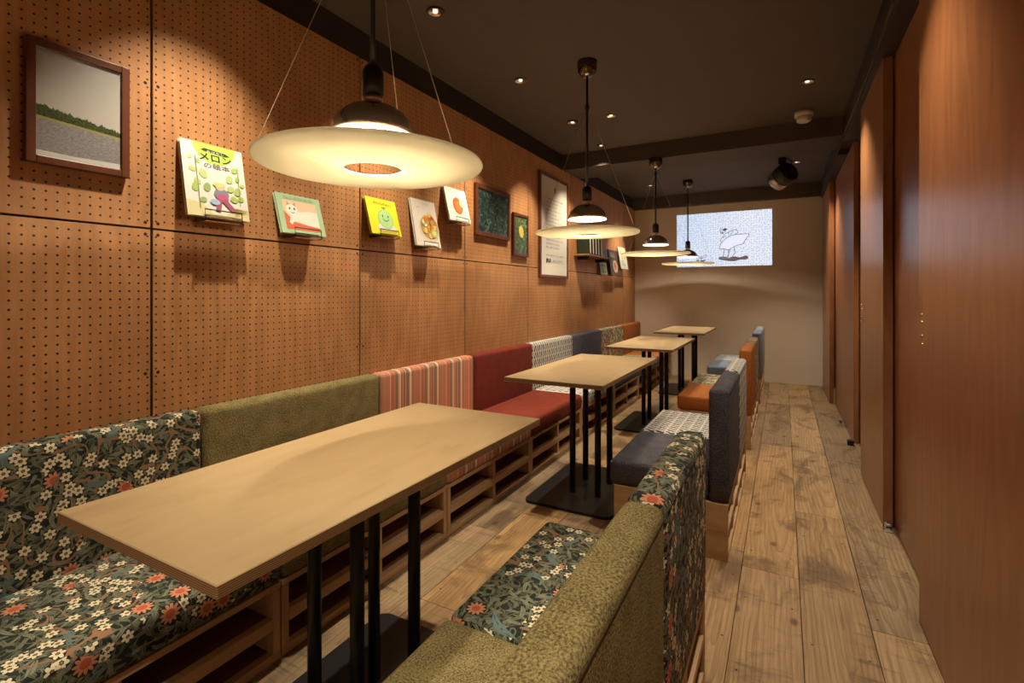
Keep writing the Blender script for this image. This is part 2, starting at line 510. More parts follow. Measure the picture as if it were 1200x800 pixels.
def build(name, bm, mats, parent=None, origin=None, smooth=False, label=None, kind=None):
    pw = orig(parent) if parent else Vector((0, 0, 0))
    org = Vector(origin) if origin is not None else (pw if parent else Vector((0, 0, 0)))
    for v in bm.verts: v.co = (v.co - org) * K
    bm.normal_update()
    me = bpy.data.meshes.new(name)
    bm.to_mesh(me); bm.free()
    if not isinstance(mats, (list, tuple)): mats = [mats]
    for m in mats: me.materials.append(m)
    if smooth:
        for p in me.polygons: p.use_smooth = True
    return place(name, me, parent, org, label, kind)

def place(name, me, parent=None, org=None, label=None, kind=None):
    o = bpy.data.objects.new(name, me)
    COL.objects.link(o)
    pw = orig(parent) if parent else Vector((0, 0, 0))
    org = pw if org is None else Vector(org)
    if parent: o.parent = parent
    o.location = (org - pw) * K
    ORG[o] = org
    if label: o['label'] = label
    if kind: o['kind'] = kind
    return o

def thing(name, loc, label, cat, group=None):
    o = bpy.data.objects.new(name, None)
    o.empty_display_size = 0.1
    COL.objects.link(o)
    ORG[o] = Vector(loc); o.location = Vector(loc) * K
    return tag(o, label, cat, group)

def tag(o, label, cat, group=None):
    o['label'] = label; o['category'] = cat; o['kind'] = 'thing'
    if group: o['group'] = group
    return o

def copy_tree(o, loc, label):
    def rec(s, parent):
        c = s.copy(); COL.objects.link(c)
        if parent: c.parent = parent
        for ch in s.children: rec(ch, c)
        return c
    c = rec(o, None)
    c.location = Vector(loc) * K; ORG[c] = Vector(loc)
    c['label'] = label
    return c

def struct(name, bm, m, parent=None, origin=None):
    return build(name, bm, m, parent, origin, kind='structure')

# ------------------------------------------------------------------ room shell
X0, X1, YB, YF = -2.223, 0.75, 8.493, -1.6
PANEL_FACE = X0
WX = X0 - 0.014        # wall behind the pegboard
floor = struct('floor', bx(WX - 0.1, X1 + 0.1, YF - 0.1, YB + 0.1, -0.12, -0.022), M['subfloor'])
ceil = struct('ceiling', bx(WX - 0.1, X1 + 0.1, YF - 0.1, YB + 0.1, CEIL, CEIL + 0.1), M['ceiling'])
wall_left = struct('wall_left', bx(WX - 0.1, WX, YF - 0.1, YB + 0.1, -0.02, CEIL), M['dark_wall'])
struct('wall_back', bx(WX, X1, YB, YB + 0.1, -0.02, CEIL), M['plaster'])
struct('wall_right', bx(X1, X1 + 0.1, YF - 0.1, YB + 0.1, -0.02, CEIL), M['dark_wall'])
struct('wall_front', bx(WX, X1, YF - 0.1, YF, -0.02, CEIL), M['plaster'])
struct('trim_1', bx(WX, X1, 5.34, 5.866, 2.757, CEIL), M['beam'])          # beam across the ceiling
struct('trim_2', bx(WX, X1, 8.38, YB, 2.745, CEIL), M['beam'])             # bulkhead over the back wall
struct('trim_3', bx(0.475, X1, YF, 5.34, 2.705, CEIL - 0.001), M['track'])  # door header and tracks
struct('trim_4', bx(0.475, X1, 5.866, 8.38, 2.705, CEIL - 0.001), M['track'])
struct('trim_5', bx(0.462, 0.474, YF, 8.38, 2.715, 2.745), M['beam'])

# pegboard panels, each its own piece
joint0, pitch = 1.0735, 1.1215
for k in range(-1, 7):
    y0 = joint0 + pitch * k + 0.0045; y1 = min(joint0 + pitch * (k + 1) - 0.0045, YB - 0.002)
    for (z0, z1) in ((1.609, 2.754), (0.456, 1.601)):
        build('pegboard_panel', bx(WX, X0, y0, y1, z0, z1, bev=0.0012), M['peg'], wall_left,
              (X0, joint0 + pitch * (k + 0.5), (z0 + z1) / 2))
# floor planks
def plank(x0, x1, y0, y1, tone):
    o = build('plank', bx(x0 + 0.0012, x1 - 0.0012, y0 + 0.001, y1 - 0.001, -0.022, random.uniform(-0.0012, 0.0), bev=0.0012),
              M['plank'], floor, ((x0 + x1) / 2, (y0 + y1) / 2, 0))
    o.color = (*tone, 1)
bw = 0.2455
fixed = {0: [0.35, 2.72, 5.0, 6.9], 1: [1.2, 3.555, 5.75, 7.3], 2: [0.6, 2.45, 4.75, 6.6], -1: [0.9, 2.9, 4.6, 6.4], -4: [0.8, 3.1, 5.2, 7.2], -5: [1.75, 3.9, 6.0, 7.9]}
tones = [(1.18, 1.09, 0.97), (0.92, 0.90, 0.87), (1.32, 1.17, 0.93), (0.76, 0.75, 0.74), (1.10, 1.00, 0.87), (0.88, 0.81, 0.72), (1.25, 1.17, 1.05)]
tn = 0
for k in range(-7, 4):
    xs = -0.18 + bw * k; xe = min(xs + bw, X1)
    cuts = fixed.get(k) or [c + random.uniform(-0.4, 0.4) for c in (0.9, 2.8, 4.7, 6.6)]
    cuts = [YF] + cuts + [YB]
    for a, b in zip(cuts, cuts[1:]):
        tn = (tn + random.choice((1, 2, 3))) % len(tones)
        plank(xs, xe, a, b, tones[tn])

# sliding door leaves along the right
def door(i, x0, x1, y0, y1, tone, pulls=None, zt=2.705):
    d = struct('door_%d' % i, bx(x0, x1, y0, y1, 0.006, zt, bev=0.002), M['door'], None, ((x0 + x1) / 2, (y0 + y1) / 2, 1.35))
    d.color = (*tone, 1)
    if pulls:
        for z in (1.262, 1.23, 1.175, 1.143):
            bm = bmesh.new()
            lathe(bm, 0, 0, [(0, -0.004), (0.0075, -0.004), (0.0075, 0.003), (0.005, 0.0055), (0, 0.006)], 12, (-1, 0, 0), (x0, pulls, z))
            build('finger_pull', bm, M['brass'], d, label='small brass finger pull')
    return d
door(1, 0.490, 0.530, -1.55, 2.602, (1.0, 1.0, 1.0), 2.545)
door(2, 0.560, 0.600, 2.30, 3.66, (0.92, 0.9, 0.9))
door(3, 0.505, 0.552, 3.552, 4.50, (1.0, 1.15, 1.25), 4.42)
door(4, 0.600, 0.640, 4.30, 5.60, (0.75, 0.7, 0.7))
door(5, 0.555, 0.595, 5.41, 7.40, (1.0, 1.05, 1.1))
door(6, 0.495, 0.545, 7.205, 8.37, (1.0, 1.05, 1.08), 7.75)

# ------------------------------------------------------------------ left banquette, one unit per fabric
def cushion(x0, x1, y0, y1, z0, z1, r=0.028, seg=4):
    bm = bmesh.new()
    box(bm, x0, x1, y0, y1, z0, z1, bev=r, seg=seg)
    for f in bm.faces: f.smooth = True
    bm.normal_update()
    box_uv(bm, z1, x1)
    return bm

CR = 0.285
def left_crate(t, y0, y1):
    xb, xf = -2.19, -1.632
    xr = xf - 0.036
    build('bottom_rail', bx(xr, xf, y0 + 0.003, y1 - 0.003, 0.001, 0.030, bev=0.0015), M['pine'], t)
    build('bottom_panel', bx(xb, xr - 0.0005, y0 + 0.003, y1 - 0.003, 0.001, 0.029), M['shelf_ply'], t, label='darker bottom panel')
    build('middle_rail', bx(xr, xf, y0 + 0.034, y1 - 0.034, 0.118, 0.160, bev=0.0015), M['pine'], t)
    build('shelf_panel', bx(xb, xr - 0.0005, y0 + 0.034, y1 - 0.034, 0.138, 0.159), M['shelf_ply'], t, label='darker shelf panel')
    build('top_board', bx(xb, xf, y0 + 0.003, y1 - 0.003, 0.262, CR, bev=0.0015), M['pine'], t)
    for a in (y0 + 0.003, y1 - 0.033):
        build('side_board', bx(xb, xf, a, a + 0.030, 0.031, 0.261, bev=0.0015), M['pine_z'], t)
    ym = (y0 + y1) / 2
    for (a, b) in ((0.031, 0.117), (0.161, 0.261)):
        build('divider', bx(xb + 0.02, xf - 0.004, ym - 0.014, ym + 0.014, a, b, bev=0.0015), M['pine_z'], t)
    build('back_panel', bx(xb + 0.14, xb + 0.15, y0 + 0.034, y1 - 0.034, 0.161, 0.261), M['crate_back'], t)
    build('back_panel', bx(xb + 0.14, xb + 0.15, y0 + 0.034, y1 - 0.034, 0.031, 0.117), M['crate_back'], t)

units = [('floral', 'wall bench unit upholstered in dark green floral print, beside the nearest table'),
         ('green', 'wall bench unit in plain olive green chenille'),
         ('stripe', 'wall bench unit in coral and cream striped fabric'),
         ('red', 'wall bench unit in plain brick red tweed'),
         ('chain', 'wall bench unit in white fabric with small dark motif'),
         ('slate', 'wall bench unit in plain slate blue fabric'),
         ('meadow', 'wall bench unit in beige and green leafy print'),
         ('orange', 'wall bench unit in orange, at the far end by the beige wall')]
seams = [0.18, 1.22, 2.26, 3.30, 4.34, 5.38, 6.42, 7.46, 8.485]
for i, (mk, lab) in enumerate(units):
    y0, y1 = seams[i], seams[i + 1]
    t = thing('banquette_unit', (-1.9, (y0 + y1) / 2, 0), lab, 'bench', 'upholstered units of the wall bench')
    left_crate(t, y0, y1)
    rr = 0.03
    build('seat_cushion', cushion(-2.118, -1.618, y0 + 0.0015, y1 - 0.0015, CR + 0.001, 0.420, rr), M[mk], t)
    build('backrest', cushion(-2.222, -2.120, y0 + 0.0015, y1 - 0.0015, CR + 0.001, 0.862, rr), M[mk], t)

# ------------------------------------------------------------------ free-standing booth benches on the right
def booth(y0, y1, ma, mb, la, lb, label):
    t = thing('booth_bench', (-0.54, (y0 + y1) / 2, 0), label, 'bench', 'free-standing booth benches')
    xl, xr = -0.827, -0.243
    ym = (y0 + y1) / 2
    for a in (y0, y1 - 0.028):
        build('end_plank', bx(xl, xr, a, a + 0.028, 0.001, 0.143, bev=0.0015), M['pine_x'], t)
        build('end_plank', bx(xl, xr, a, a + 0.028, 0.145, CR, bev=0.0015), M['pine_x'], t)
    a, b = y0 + 0.029, y1 - 0.029
    build('bottom_board', bx(xl, xr, a, b, 0.001, 0.028, bev=0.0015), M['pine'], t)
    build('top_board', bx(xl, xr, a, b, 0.262, CR, bev=0.0015), M['pine'], t)
    build('middle_board', bx(xl, xr, a, b, 0.128, 0.158, bev=0.0015), M['pine'], t)
    for q in (0.25, 0.5, 0.75):
        yy = a + (b - a) * q
        for (z0, z1) in ((0.029, 0.127), (0.159, 0.261)):
            for (xa, xb) in ((xl + 0.004, -0.545), (-0.529, xr - 0.004)):
                build('divider', bx(xa, xb, yy - 0.013, yy + 0.013, z0, z1, bev=0.0015), M['pine_z'], t)
    for (z0, z1) in ((0.029, 0.127), (0.159, 0.261)):
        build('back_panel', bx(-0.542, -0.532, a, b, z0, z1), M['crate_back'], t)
    for (p, q, m, l) in ((y0, ym, ma, la), (ym, y1, mb, lb)):
        build('seat_cushion', cushion(-0.856, -0.338, p + 0.001, q - 0.001, CR + 0.001, 0.420, 0.026), M[m], t, label=l + ' seat cushion')
        s = build('backrest', cushion(-0.336, -0.238, p + 0.001, q - 0.001, CR + 0.001, 0.862, 0.026), M[m], t, label=l + ' backrest')
        bm = bmesh.new()
        tube(bm, [(-0.2385, p + 0.02, 0.834), (-0.2385, (p + q) / 2, 0.834), (-0.2385, q - 0.02, 0.834)], 0.0017, 6)
        build('seam', bm, M['thread'], s)
    return t
booth(0.49, 1.88, 'green', 'floral', 'olive green', 'dark floral', 'nearest booth bench, half olive green and half dark floral print')
booth(2.715, 4.10, 'navy', 'chain', 'dark navy', 'white motif', 'booth bench half dark navy and half white with small dark motif')
booth(4.74, 6.13, 'orange', 'meadow', 'orange', 'leafy print', 'booth bench half orange and half leafy print')
booth(6.77, 8.16, 'blue', 'bluewhite', 'light blue', 'pale print', 'farthest booth bench, half light blue and half pale print')

# ------------------------------------------------------------------ tables
TZ = 0.845
def make_table(cx, cy, label):
    t = thing('dining_table', (cx, cy, 0), label, 'table', 'birch plywood tables')
    bm = bmesh.new()
    box(bm, cx - 0.308, cx + 0.308, cy - 0.652, cy + 0.652, TZ - 0.026, TZ, mi=0, bev=0.002)
    bm.normal_update()
    for f in bm.faces:
        if abs(f.normal.z) < 0.5: f.material_index = 1
    build('tabletop', bm, [M['top'], M['edge']], t)
    build('mounting_plate', bx(cx - 0.15, cx + 0.15, cy - 0.2, cy + 0.2, TZ - 0.034, TZ - 0.0265), M['black'], t)
    for sx in (-1, 1):
        for sy in (-1, 1):
            bm = bmesh.new()
            lathe(bm, cx + 0.012 + sx * 0.088, cy + sy * 0.125, [(0, 0.0185), (0.0205, 0.0185), (0.0205, TZ - 0.035), (0, TZ - 0.035)], 20)
            for f in bm.faces: f.smooth = len(f.verts) == 4
            build('leg', bm, M['black'], t)
    bm = bmesh.new()
    a = Vector((cx - 0.31, cy - 0.40)); b = Vector((cx + 0.27, cy + 0.42)); r = 0.05
    pts = []
    for (qx, qy, a0) in ((b.x - r, b.y - r, 0), (a.x + r, b.y - r, 90), (a.x + r, a.y + r, 180), (b.x - r, a.y + r, 270)):
        for s in range(7):
            w = math.radians(a0 + s * 15); pts.append((qx + r * math.cos(w), qy + r * math.sin(w)))
    lo = [bm.verts.new((x, y, 0.0006)) for x, y in pts]; hi = [bm.verts.new((x, y, 0.018)) for x, y in pts]
    bm.faces.new(lo[::-1]); bm.faces.new(hi)
    for i in range(len(pts)):
        j = (i + 1) % len(pts); bm.faces.new((lo[i], lo[j], hi[j], hi[i]))
    build('base_plate', bm, M['black'], t)
    return t
TX = -1.166
t1 = make_table(TX, 1.167, 'nearest birch plywood table, in front of the dark floral wall bench')
for y, lab in ((3.27, 'plywood table in front of the brick red wall bench'),
               (5.21, 'plywood table third from the front, in front of the leafy print bench unit'),
               (7.20, 'farthest plywood table, nearest to the beige end wall')):
    copy_tree(t1, (TX, y, 0), lab)

# ------------------------------------------------------------------ pendant lamps
PZ = 1.742
def make_pendant(x, y, zc, label):
    t = thing('pendant_lamp', (x, y, PZ), label, 'lamp', 'disc pendant lamps over the tables')
    bm = bmesh.new()
    lathe(bm, x, y, [(0, zc - 0.11), (0.022, zc - 0.108), (0.045, zc - 0.095), (0.062, zc - 0.07), (0.068, zc - 0.04), (0.068, zc - 0.001), (0, zc - 0.001)], 32)
    build('ceiling_canopy', bm, M['canopy'], t)
    bm = bmesh.new(); lathe(bm, x, y, [(0, 2.07), (0.0085, 2.07), (0.0085, zc - 0.105), (0, zc - 0.105)], 14)
    build('rod', bm, M['rod'], t)
    kz = min(2.615, zc - 0.16)
    bm = bmesh.new(); lathe(bm, x, y, [(0.009, kz - 0.02), (0.016, kz - 0.012), (0.016, kz + 0.012), (0.009, kz + 0.02)], 16)
    build('wire_collar', bm, M['rod'], t)
    bm = bmesh.new(); lathe(bm, x, y, [(0, 1.978), (0.034, 1.978), (0.034, 2.052), (0.029, 2.066), (0.022, 2.076), (0, 2.078)], 28)
    build('socket', bm, M['rod'], t)
    bm = bmesh.new(); lathe(bm, x, y, [(0, 1.9565), (0.033, 1.9565), (0.033, 1.9775), (0, 1.9775)], 28)
    build('collar', bm, M['collar_metal'], t, label='pale metal collar')
    # dome: outer smoked chrome shell, inner white shell
    R, zb, zt = 0.132, 1.850, 1.956
    out = [(R * math.cos(a), zb + (zt - zb) * math.sin(a)) for a in [i * PI / 2 / 14 for i in range(14)]] + [(0.012, zt)]
    inn = [((R - 0.006) * math.cos(a), zb + (zt - zb - 0.006) * math.sin(a)) for a in [i * PI / 2 / 14 for i in range(14)]] + [(0.001, zt - 0.006)]
    bm = bmesh.new(); lathe(bm, x, y, out + inn[::-1], 48, close=True)
    for f in bm.faces:
        c = f.calc_center_median(); rr = math.hypot(c.x - x, c.y - y)
        e = (rr / (R - 0.003)) ** 2 + ((c.z - zb) / (zt - zb - 0.003)) ** 2
        f.material_index = 1 if e < 1.0 else 0
    build('dome', bm, [M['smoked_chrome'], M['inner']], t)
    bm = bmesh.new()
    lathe(bm, x, y, [(0, 1.862), (0.022, 1.865), (0.036, 1.878), (0.040, 1.895), (0.033, 1.915), (0.02, 1.932), (0.012, 1.945), (0, 1.946)], 24)
    build('bulb', bm, M['bulb'], t)
    # opal disc with a hole, slightly dished, rounded lip
    ro, ri, th = 0.343, 0.092, 0.007
    up, dn = [], []
    for i in range(15):
        r = ri + (ro - ri) * i / 14
        h = PZ + 0.010 * ((r - ri) / (ro - ri)) ** 2
        up.append((r, h + th)); dn.append((r, h))
    lip = [(ro + 0.006, PZ + 0.012), (ro + 0.009, PZ + 0.018), (ro + 0.006, PZ + 0.025), (ro, PZ + 0.022)]
    bm = bmesh.new(); lathe(bm, x, y, dn + lip[:-1] + up[::-1], 72, close=True)
    build('reflector_disc', bm, M['disc'], t)
    for a in (233, 353, 113):
        w = math.radians(a)
        bm = bmesh.new(); tube(bm, [(x + 0.014 * math.cos(w), y + 0.014 * math.sin(w), kz), (x + 0.345 * math.cos(w), y + 0.345 * math.sin(w), PZ + 0.018)], 0.0012, 6)
        build('suspension_wire', bm, M['wire'], t)
    return t
PX = -1.180
make_pendant(-1.157, 1.198, CEIL, 'nearest disc pendant lamp, hanging over the first table')
make_pendant(PX, 3.255, CEIL, 'disc pendant lamp in front of the tall text poster')
make_pendant(PX, 5.350, 2.757, 'disc pendant lamp hanging from the ceiling beam')
make_pendant(PX, 7.370, CEIL, 'farthest disc pendant lamp, hanging before the projected picture')

# ------------------------------------------------------------------ downlights, detector, projector
dl_labels = {1: None, 2: 'recessed downlight nearest to the camera along the pegboard wall', 3: 'recessed downlight second along the pegboard wall',
             4: 'recessed downlight by the wall, left of its close neighbour', 5: 'recessed downlight just in front of the ceiling beam',
             6: 'recessed downlight beyond the beam on the pegboard side', 7: 'recessed downlight right of its close neighbour, before the beam',
             8: 'recessed downlight on the aisle side, before the smoke detector', 9: 'recessed downlight right behind the hanging projector'}
for i, lab in dl_labels.items():
    if not lab: continue
    x, y, z = DOWN[i - 1][:3]
    t = thing('downlight', (x, y, z), lab, 'light', 'recessed ceiling downlights')
    bm = bmesh.new(); lathe(bm, x, y, [(0.040, z - 0.001), (0.050, z - 0.001), (0.050, z - 0.006), (0.044, z - 0.010), (0.040, z - 0.008)], 28, close=True)
    build('trim_ring', bm, M['track'], t)
    bm = bmesh.new(); lathe(bm, x, y, [(0.0395, z - 0.009), (0.030, z - 0.004), (0.018, z - 0.0025), (0.0, z - 0.0025)], 28)
    build('reflector', bm, M['reflector'], t)
    bm = bmesh.new(); lathe(bm, x, y, [(0.0, z - 0.003), (0.015, z - 0.003), (0.013, z - 0.008), (0.0, z - 0.009)], 20)
    build('lens', bm, M['lamp'], t)

t = thing('smoke_detector', (0.158, 5.05, CEIL), 'small white round detector on the dark ceiling', 'detector')
bm = bmesh.new(); lathe(bm, 0.158, 5.05, [(0, CEIL - 0.001), (0.072, CEIL - 0.001), (0.072, CEIL - 0.045), (0, CEIL - 0.045)], 28)
build('base', bm, M['white_plastic'], t)
bm = bmesh.new(); lathe(bm, 0.158, 5.05, [(0, CEIL - 0.046), (0.058, CEIL - 0.046), (0.056, CEIL - 0.085), (0.04, CEIL - 0.095), (0, CEIL - 0.096)], 28)
build('cap', bm, M['white_plastic'], t)

pc = Vector((0.0, 6.69, 2.72)); ax = Vector((-0.62, 0.72, -0.34)).normalized()
t = thing('projector', (0.0, 6.69, 2.93), 'black and silver cylindrical projector hanging from the ceiling', 'projector')
bm = bmesh.new(); box(bm, -0.05, 0.03, 6.64, 6.74, 2.85, 2.929, bev=0.004)
build('mount_box', bm, M['black'], t)
bm = bmesh.new(); tube(bm, [(0.0, 6.69, 2.849), (0.0, 6.69, 2.80)], 0.016, 12)
build('stem', bm, M['steel'], t)
bm = bmesh.new()
lathe(bm, 0, 0, [(0, -0.11), (0.105, -0.11), (0.122, -0.095), (0.126, -0.06), (0.126, 0.02), (0, 0.02)], 36, ax, pc)
build('housing', bm, M['black'], t)
bm = bmesh.new()
lathe(bm, 0, 0, [(0, 0.021), (0.122, 0.021), (0.118, 0.12), (0.10, 0.135), (0.085, 0.12), (0, 0.115)], 36, ax, pc)
build('front_ring', bm, M['steel'], t, label='brushed silver front barrel')
bm = bmesh.new()
tube(bm, [(0.03, 6.66, 2.90), (0.06, 6.64, 2.90), (0.085, 6.62, 2.86), (0.085, 6.62, 2.80), (0.07, 6.62, 2.755)], 0.006, 8)
build('cable', bm, M['black'], t)

# ------------------------------------------------------------------ flat artwork helper
CM = {}
def cmat(c, glow=0.0):
    key = (tuple(round(x, 3) for x in c), glow)
    if key not in CM:
        CM[key] = emit('print_light', c, glow) if glow else plain('print_ink', c, 0.45, 0, 0.4)
    return CM[key]

class Art:
    """coloured flat print on a plane: O origin, U right, W up, Nn out; survey units"""
    def __init__(s, O, U, W, glow=0.0):
        s.O, s.U, s.W = Vector(O), Vector(U).normalized(), Vector(W).normalized()
        s.n = s.U.cross(s.W); s.items = []; s.h = 0.0006; s.glow = glow
    def poly(s, pts, c): s.items.append(([pts], c, s.h)); s.h += 0.00012
    def ell(s, cx, cy, rx, ry, c, rot=0.0, n=22):
        cr, sr = math.cos(rot), math.sin(rot)
        s.poly([(cx + rx * math.cos(t) * cr - ry * math.sin(t) * sr, cy + rx * math.cos(t) * sr + ry * math.sin(t) * cr)
                for t in [2 * PI * i / n for i in range(n)]], c)
    def rect(s, x0, y0, x1, y1, c): s.poly([(x0, y0), (x1, y0), (x1, y1), (x0, y1)], c)
    def line(s, pts, w, c):
        qs = []
        for (a, b) in zip(pts, pts[1:]):
            d = Vector((b[0] - a[0], b[1] - a[1]))
            if d.length < 1e-7: continue
            d.normalize(); p = Vector((-d.y, d.x)) * w / 2; e = d * w * 0.3
            a2, b2 = Vector(a) - e, Vector(b) + e
            qs.append([tuple(a2 - p), tuple(b2 - p), tuple(b2 + p), tuple(a2 + p)])
        s.items.append((qs, c, s.h)); s.h += 0.00012
    def arc(s, cx, cy, rx, ry, a0, a1, w, c, n=14):
        s.line([(cx + rx * math.cos(math.radians(a0 + (a1 - a0) * i / n)), cy + ry * math.sin(math.radians(a0 + (a1 - a0) * i / n))) for i in range(n + 1)], w, c)
    def text(s, body, x, y, width, height, c, slant=0.0, bold=0.0):
        cu = bpy.data.curves.new('lettering', 'FONT'); cu.body = body; cu.size = 1.0; cu.resolution_u = 2; cu.offset = bold
        ob = bpy.data.objects.new('lettering', cu); COL.objects.link(ob)
        dg = bpy.context.evaluated_depsgraph_get(); dg.update()
        me = bpy.data.meshes.new_from_object(ob.evaluated_get(dg))
        vs = [v.co.copy() for v in me.vertices]; fs = [tuple(p.vertices) for p in me.polygons]
        bpy.data.objects.remove(ob); bpy.data.curves.remove(cu); bpy.data.meshes.remove(me)
        if not vs: return
        x0, x1 = min(v.x for v in vs), max(v.x for v in vs); y0, y1 = min(v.y for v in vs), max(v.y for v in vs)
        sx = width / max(1e-6, x1 - x0); sy = height / max(1e-6, y1 - y0)
        q = [[(x + (vs[i].x - x0) * sx + slant * (vs[i].y - y0) * sy, y + (vs[i].y - y0) * sy) for i in f] for f in fs]
        s.items.append((q, c, s.h)); s.h += 0.00012
    def done(s, name, parent, label=None):
        bm = bmesh.new(); mats = []
        for (qs, c, h) in s.items:
            m = cmat(c, s.glow)
            if m not in mats: mats.append(m)
            for q in qs:
                try:
                    f = bm.faces.new([bm.verts.new(s.O + s.U * a + s.W * b + s.n * h) for a, b in q]); f.material_index = mats.index(m)
                except ValueError: pass
        bm.normal_update()
        for f in bm.faces:
            if f.normal.dot(s.n) < 0: f.normal_flip()
        return build(name, bm, mats, parent, label=label)

def slab(bm, O, U, W, w, h, t, mi=0):
    """box behind the plane O,U,W"""
    U, W = Vector(U).normalized(), Vector(W).normalized(); n = U.cross(W); O = Vector(O)
    vs = [bm.verts.new(O + U * a + W * b - n * c) for c in (0, t) for (a, b) in ((0, 0), (w, 0), (w, h), (0, h))]
    for q in ((0, 1, 2, 3), (7, 6, 5, 4), (0, 4, 5, 1), (1, 5, 6, 2), (2, 6, 7, 3), (3, 7, 4, 0)):
        f = bm.faces.new([vs[i] for i in q]); f.material_index = mi

# ------------------------------------------------------------------ picture books on wire stands
def book(y0, y1, z0, z1, label, cover, xb=0.084, xt=0.022):
    O = Vector((X0 + xb, y0, z0)); Wd = Vector((xt - xb, 0, z1 - z0)); h = Wd.length; w = y1 - y0; U = Vector((0, 1, 0))
    Wn = Wd.normalized(); n = U.cross(Wn)
    t = thing('picture_book', tuple(O), label, 'book')
    bm = bmesh.new(); slab(bm, O, U, Wn, w, h, 0.003); build('front_cover', bm, cmat(cover), t)
    bm = bmesh.new(); slab(bm, O - n * 0.0032 + U * 0.004 + Wn * 0.003, U, Wn, w - 0.008, h - 0.006, 0.010); build('pages', bm, M['page'], t)
    bm = bmesh.new(); slab(bm, O - n * 0.0134, U, Wn, w, h, 0.003); build('back_cover', bm, cmat(cover), t)
    # wire stand
    s = thing('book_stand', (X0, (y0 + y1) / 2, z0), 'thin wire stand holding the ' + label.split(' leaning')[0].replace('picture book', 'book'), 'stand', 'wire book stands on the pegboard')
    a, b = y0 + w * 0.24, y1 - w * 0.16
    lip = O + n * 0.006
    bm = bmesh.new()
    zb = z0 - 0.016; f = X0 + xb + 0.014
    tube(bm, [(X0 + 0.001, a, zb), (f, a, zb), (f - 0.006, a, zb + 0.046), (f - 0.006, b, zb + 0.046), (f, b, zb), (X0 + 0.001, b, zb)], 0.0026, 6)
    build('wire_lip', bm, M['black'], s)
    bm = bmesh.new(); box(bm, X0 + 0.001, f - 0.010, a + 0.004, b - 0.004, zb - 0.004, zb - 0.001)
    build('ledge', bm, M['shelf'], s)
    return t, Art(O, U, Wn), w, h

t, A, w, h = book(1.166, 1.436, 1.672, 1.995, 'white picture book with green title leaning near the landscape photo', (0.70, 0.68, 0.60))
G1, G2, YL = (0.36, 0.50, 0.12), (0.30, 0.40, 0.14), (0.62, 0.55, 0.22)
A.poly([(w * x, h * y) for x, y in ((0, 0), (1, 0), (1, .16), (.8, .17), (.6, .05), (.4, .05), (.25, .17), (0, .2))], (0.62, 0.56, 0.30))
A.poly([(w * x, h * y) for x, y in [(0.18, 1.0)] + [(0.53 + 0.35 * math.cos(a), 1.0 + 0.27 * math.sin(a)) for a in [PI + PI * i / 14 for i in range(15)]] + [(0.88, 1.0)]], (0.42, 0.60, 0.10))
A.poly([(w * x, h * y) for x, y in ((.30, .905), (.36, .935), (.70, .915), (.78, .885), (.70, .87), (.36, .89))], (0.04, 0.05, 0.02))
A.text('おはなし', w * .40, h * .885, w * .28, h * .03, (0.8, 0.8, 0.7))
A.text('メロン', w * .27, h * .765, w * .52, h * .105, (0.03, 0.035, 0.01), 0, 0.02)
A.text('の絵本', w * .33, h * .665, w * .42, h * .075, (0.06, 0.06, 0.08))
for (x, y, r) in ((.12, .78, .05), (.24, .74, .05), (.14, .62, .07), (.30, .58, .10), (.16, .38, .09), (.20, .46, .07), (.34, .40, .09), (.26, .22, .07), (.72, .56, .09), (.82, .70, .07),
                  (.86, .58, .06), (.84, .40, .09), (.88, .30, .07), (.72, .42, .08), (.76, .28, .08), (.93, .5, .05)):
    A.ell(w * x, h * y, w * r * .8, w * r * .62, random.choice((G1, G2, (0.46, 0.56, 0.22))), random.random() * 3)
A.line([(w * .2, h * .1), (w * .2, h * .8)], 0.003, (0.25, 0.22, 0.1)); A.line([(w * .86, h * .2), (w * .88, h * .75)], 0.003, (0.25, 0.22, 0.1))
A.ell(w * .56, h * .33, w * .12, h * .075, (0.22, 0.24, 0.28)); A.ell(w * .57, h * .27, w * .10, h * .055, (0.55, 0.10, 0.22))
A.line([(w * .52, h * .24), (w * .48, h * .11)], 0.022, (0.35, 0.10, 0.16)); A.line([(w * .60, h * .24), (w * .72, h * .13)], 0.022, (0.35, 0.10, 0.16))
A.ell(w * .54, h * .42, w * .07, h * .045, (0.70, 0.48, 0.30)); A.ell(w * .53, h * .455, w * .10, h * .032, (0.72, 0.62, 0.22))
A.ell(w * .44, h * .21, w * .08, h * .04, (0.35, 0.48, 0.66))
for i in range(7): A.line([(w * .74, h * .15), (w * (.78 + .03 * i), h * (.06 + .012 * i))], 0.003, (0.30, 0.18, 0.06))
A.done('cover_print', t)

t, A, w, h = book(1.606, 1.872, 1.645, 1.848, 'pale green picture book with a white cat on red leaning on the pegboard', (0.30, 0.42, 0.24))
A.rect(w * .12, h * .10, w * .88, h * .84, (0.60, 0.40, 0.25))
A.poly([(w * x, h * y) for x, y in ((.12, .10), (.88, .10), (.88, .2), (.5, .26), (.3, .3), (.2, .45), (.12, .55))], (0.48, 0.10, 0.04))
A.poly([(w * x, h * y) for x, y in ((.26, .5), (.4, .55), (.7, .62), (.88, .6), (.88, .22), (.6, .25), (.42, .32), (.3, .3), (.25, .22), (.2, .27), (.24, .4))], (0.62, 0.56, 0.46))
A.ell(w * .30, h * .60, w * .13, h * .15, (0.64, 0.58, 0.48))
A.poly([(w * x, h * y) for x, y in ((.2, .7), (.22, .8), (.28, .74))], (0.30, 0.26, 0.20)); A.poly([(w * x, h * y) for x, y in ((.33, .74), (.40, .8), (.41, .69))], (0.30, 0.26, 0.20))
A.ell(w * .26, h * .63, w * .018, h * .03, (0.03, 0.03, 0.03)); A.ell(w * .36, h * .63, w * .018, h * .03, (0.03, 0.03, 0.03))
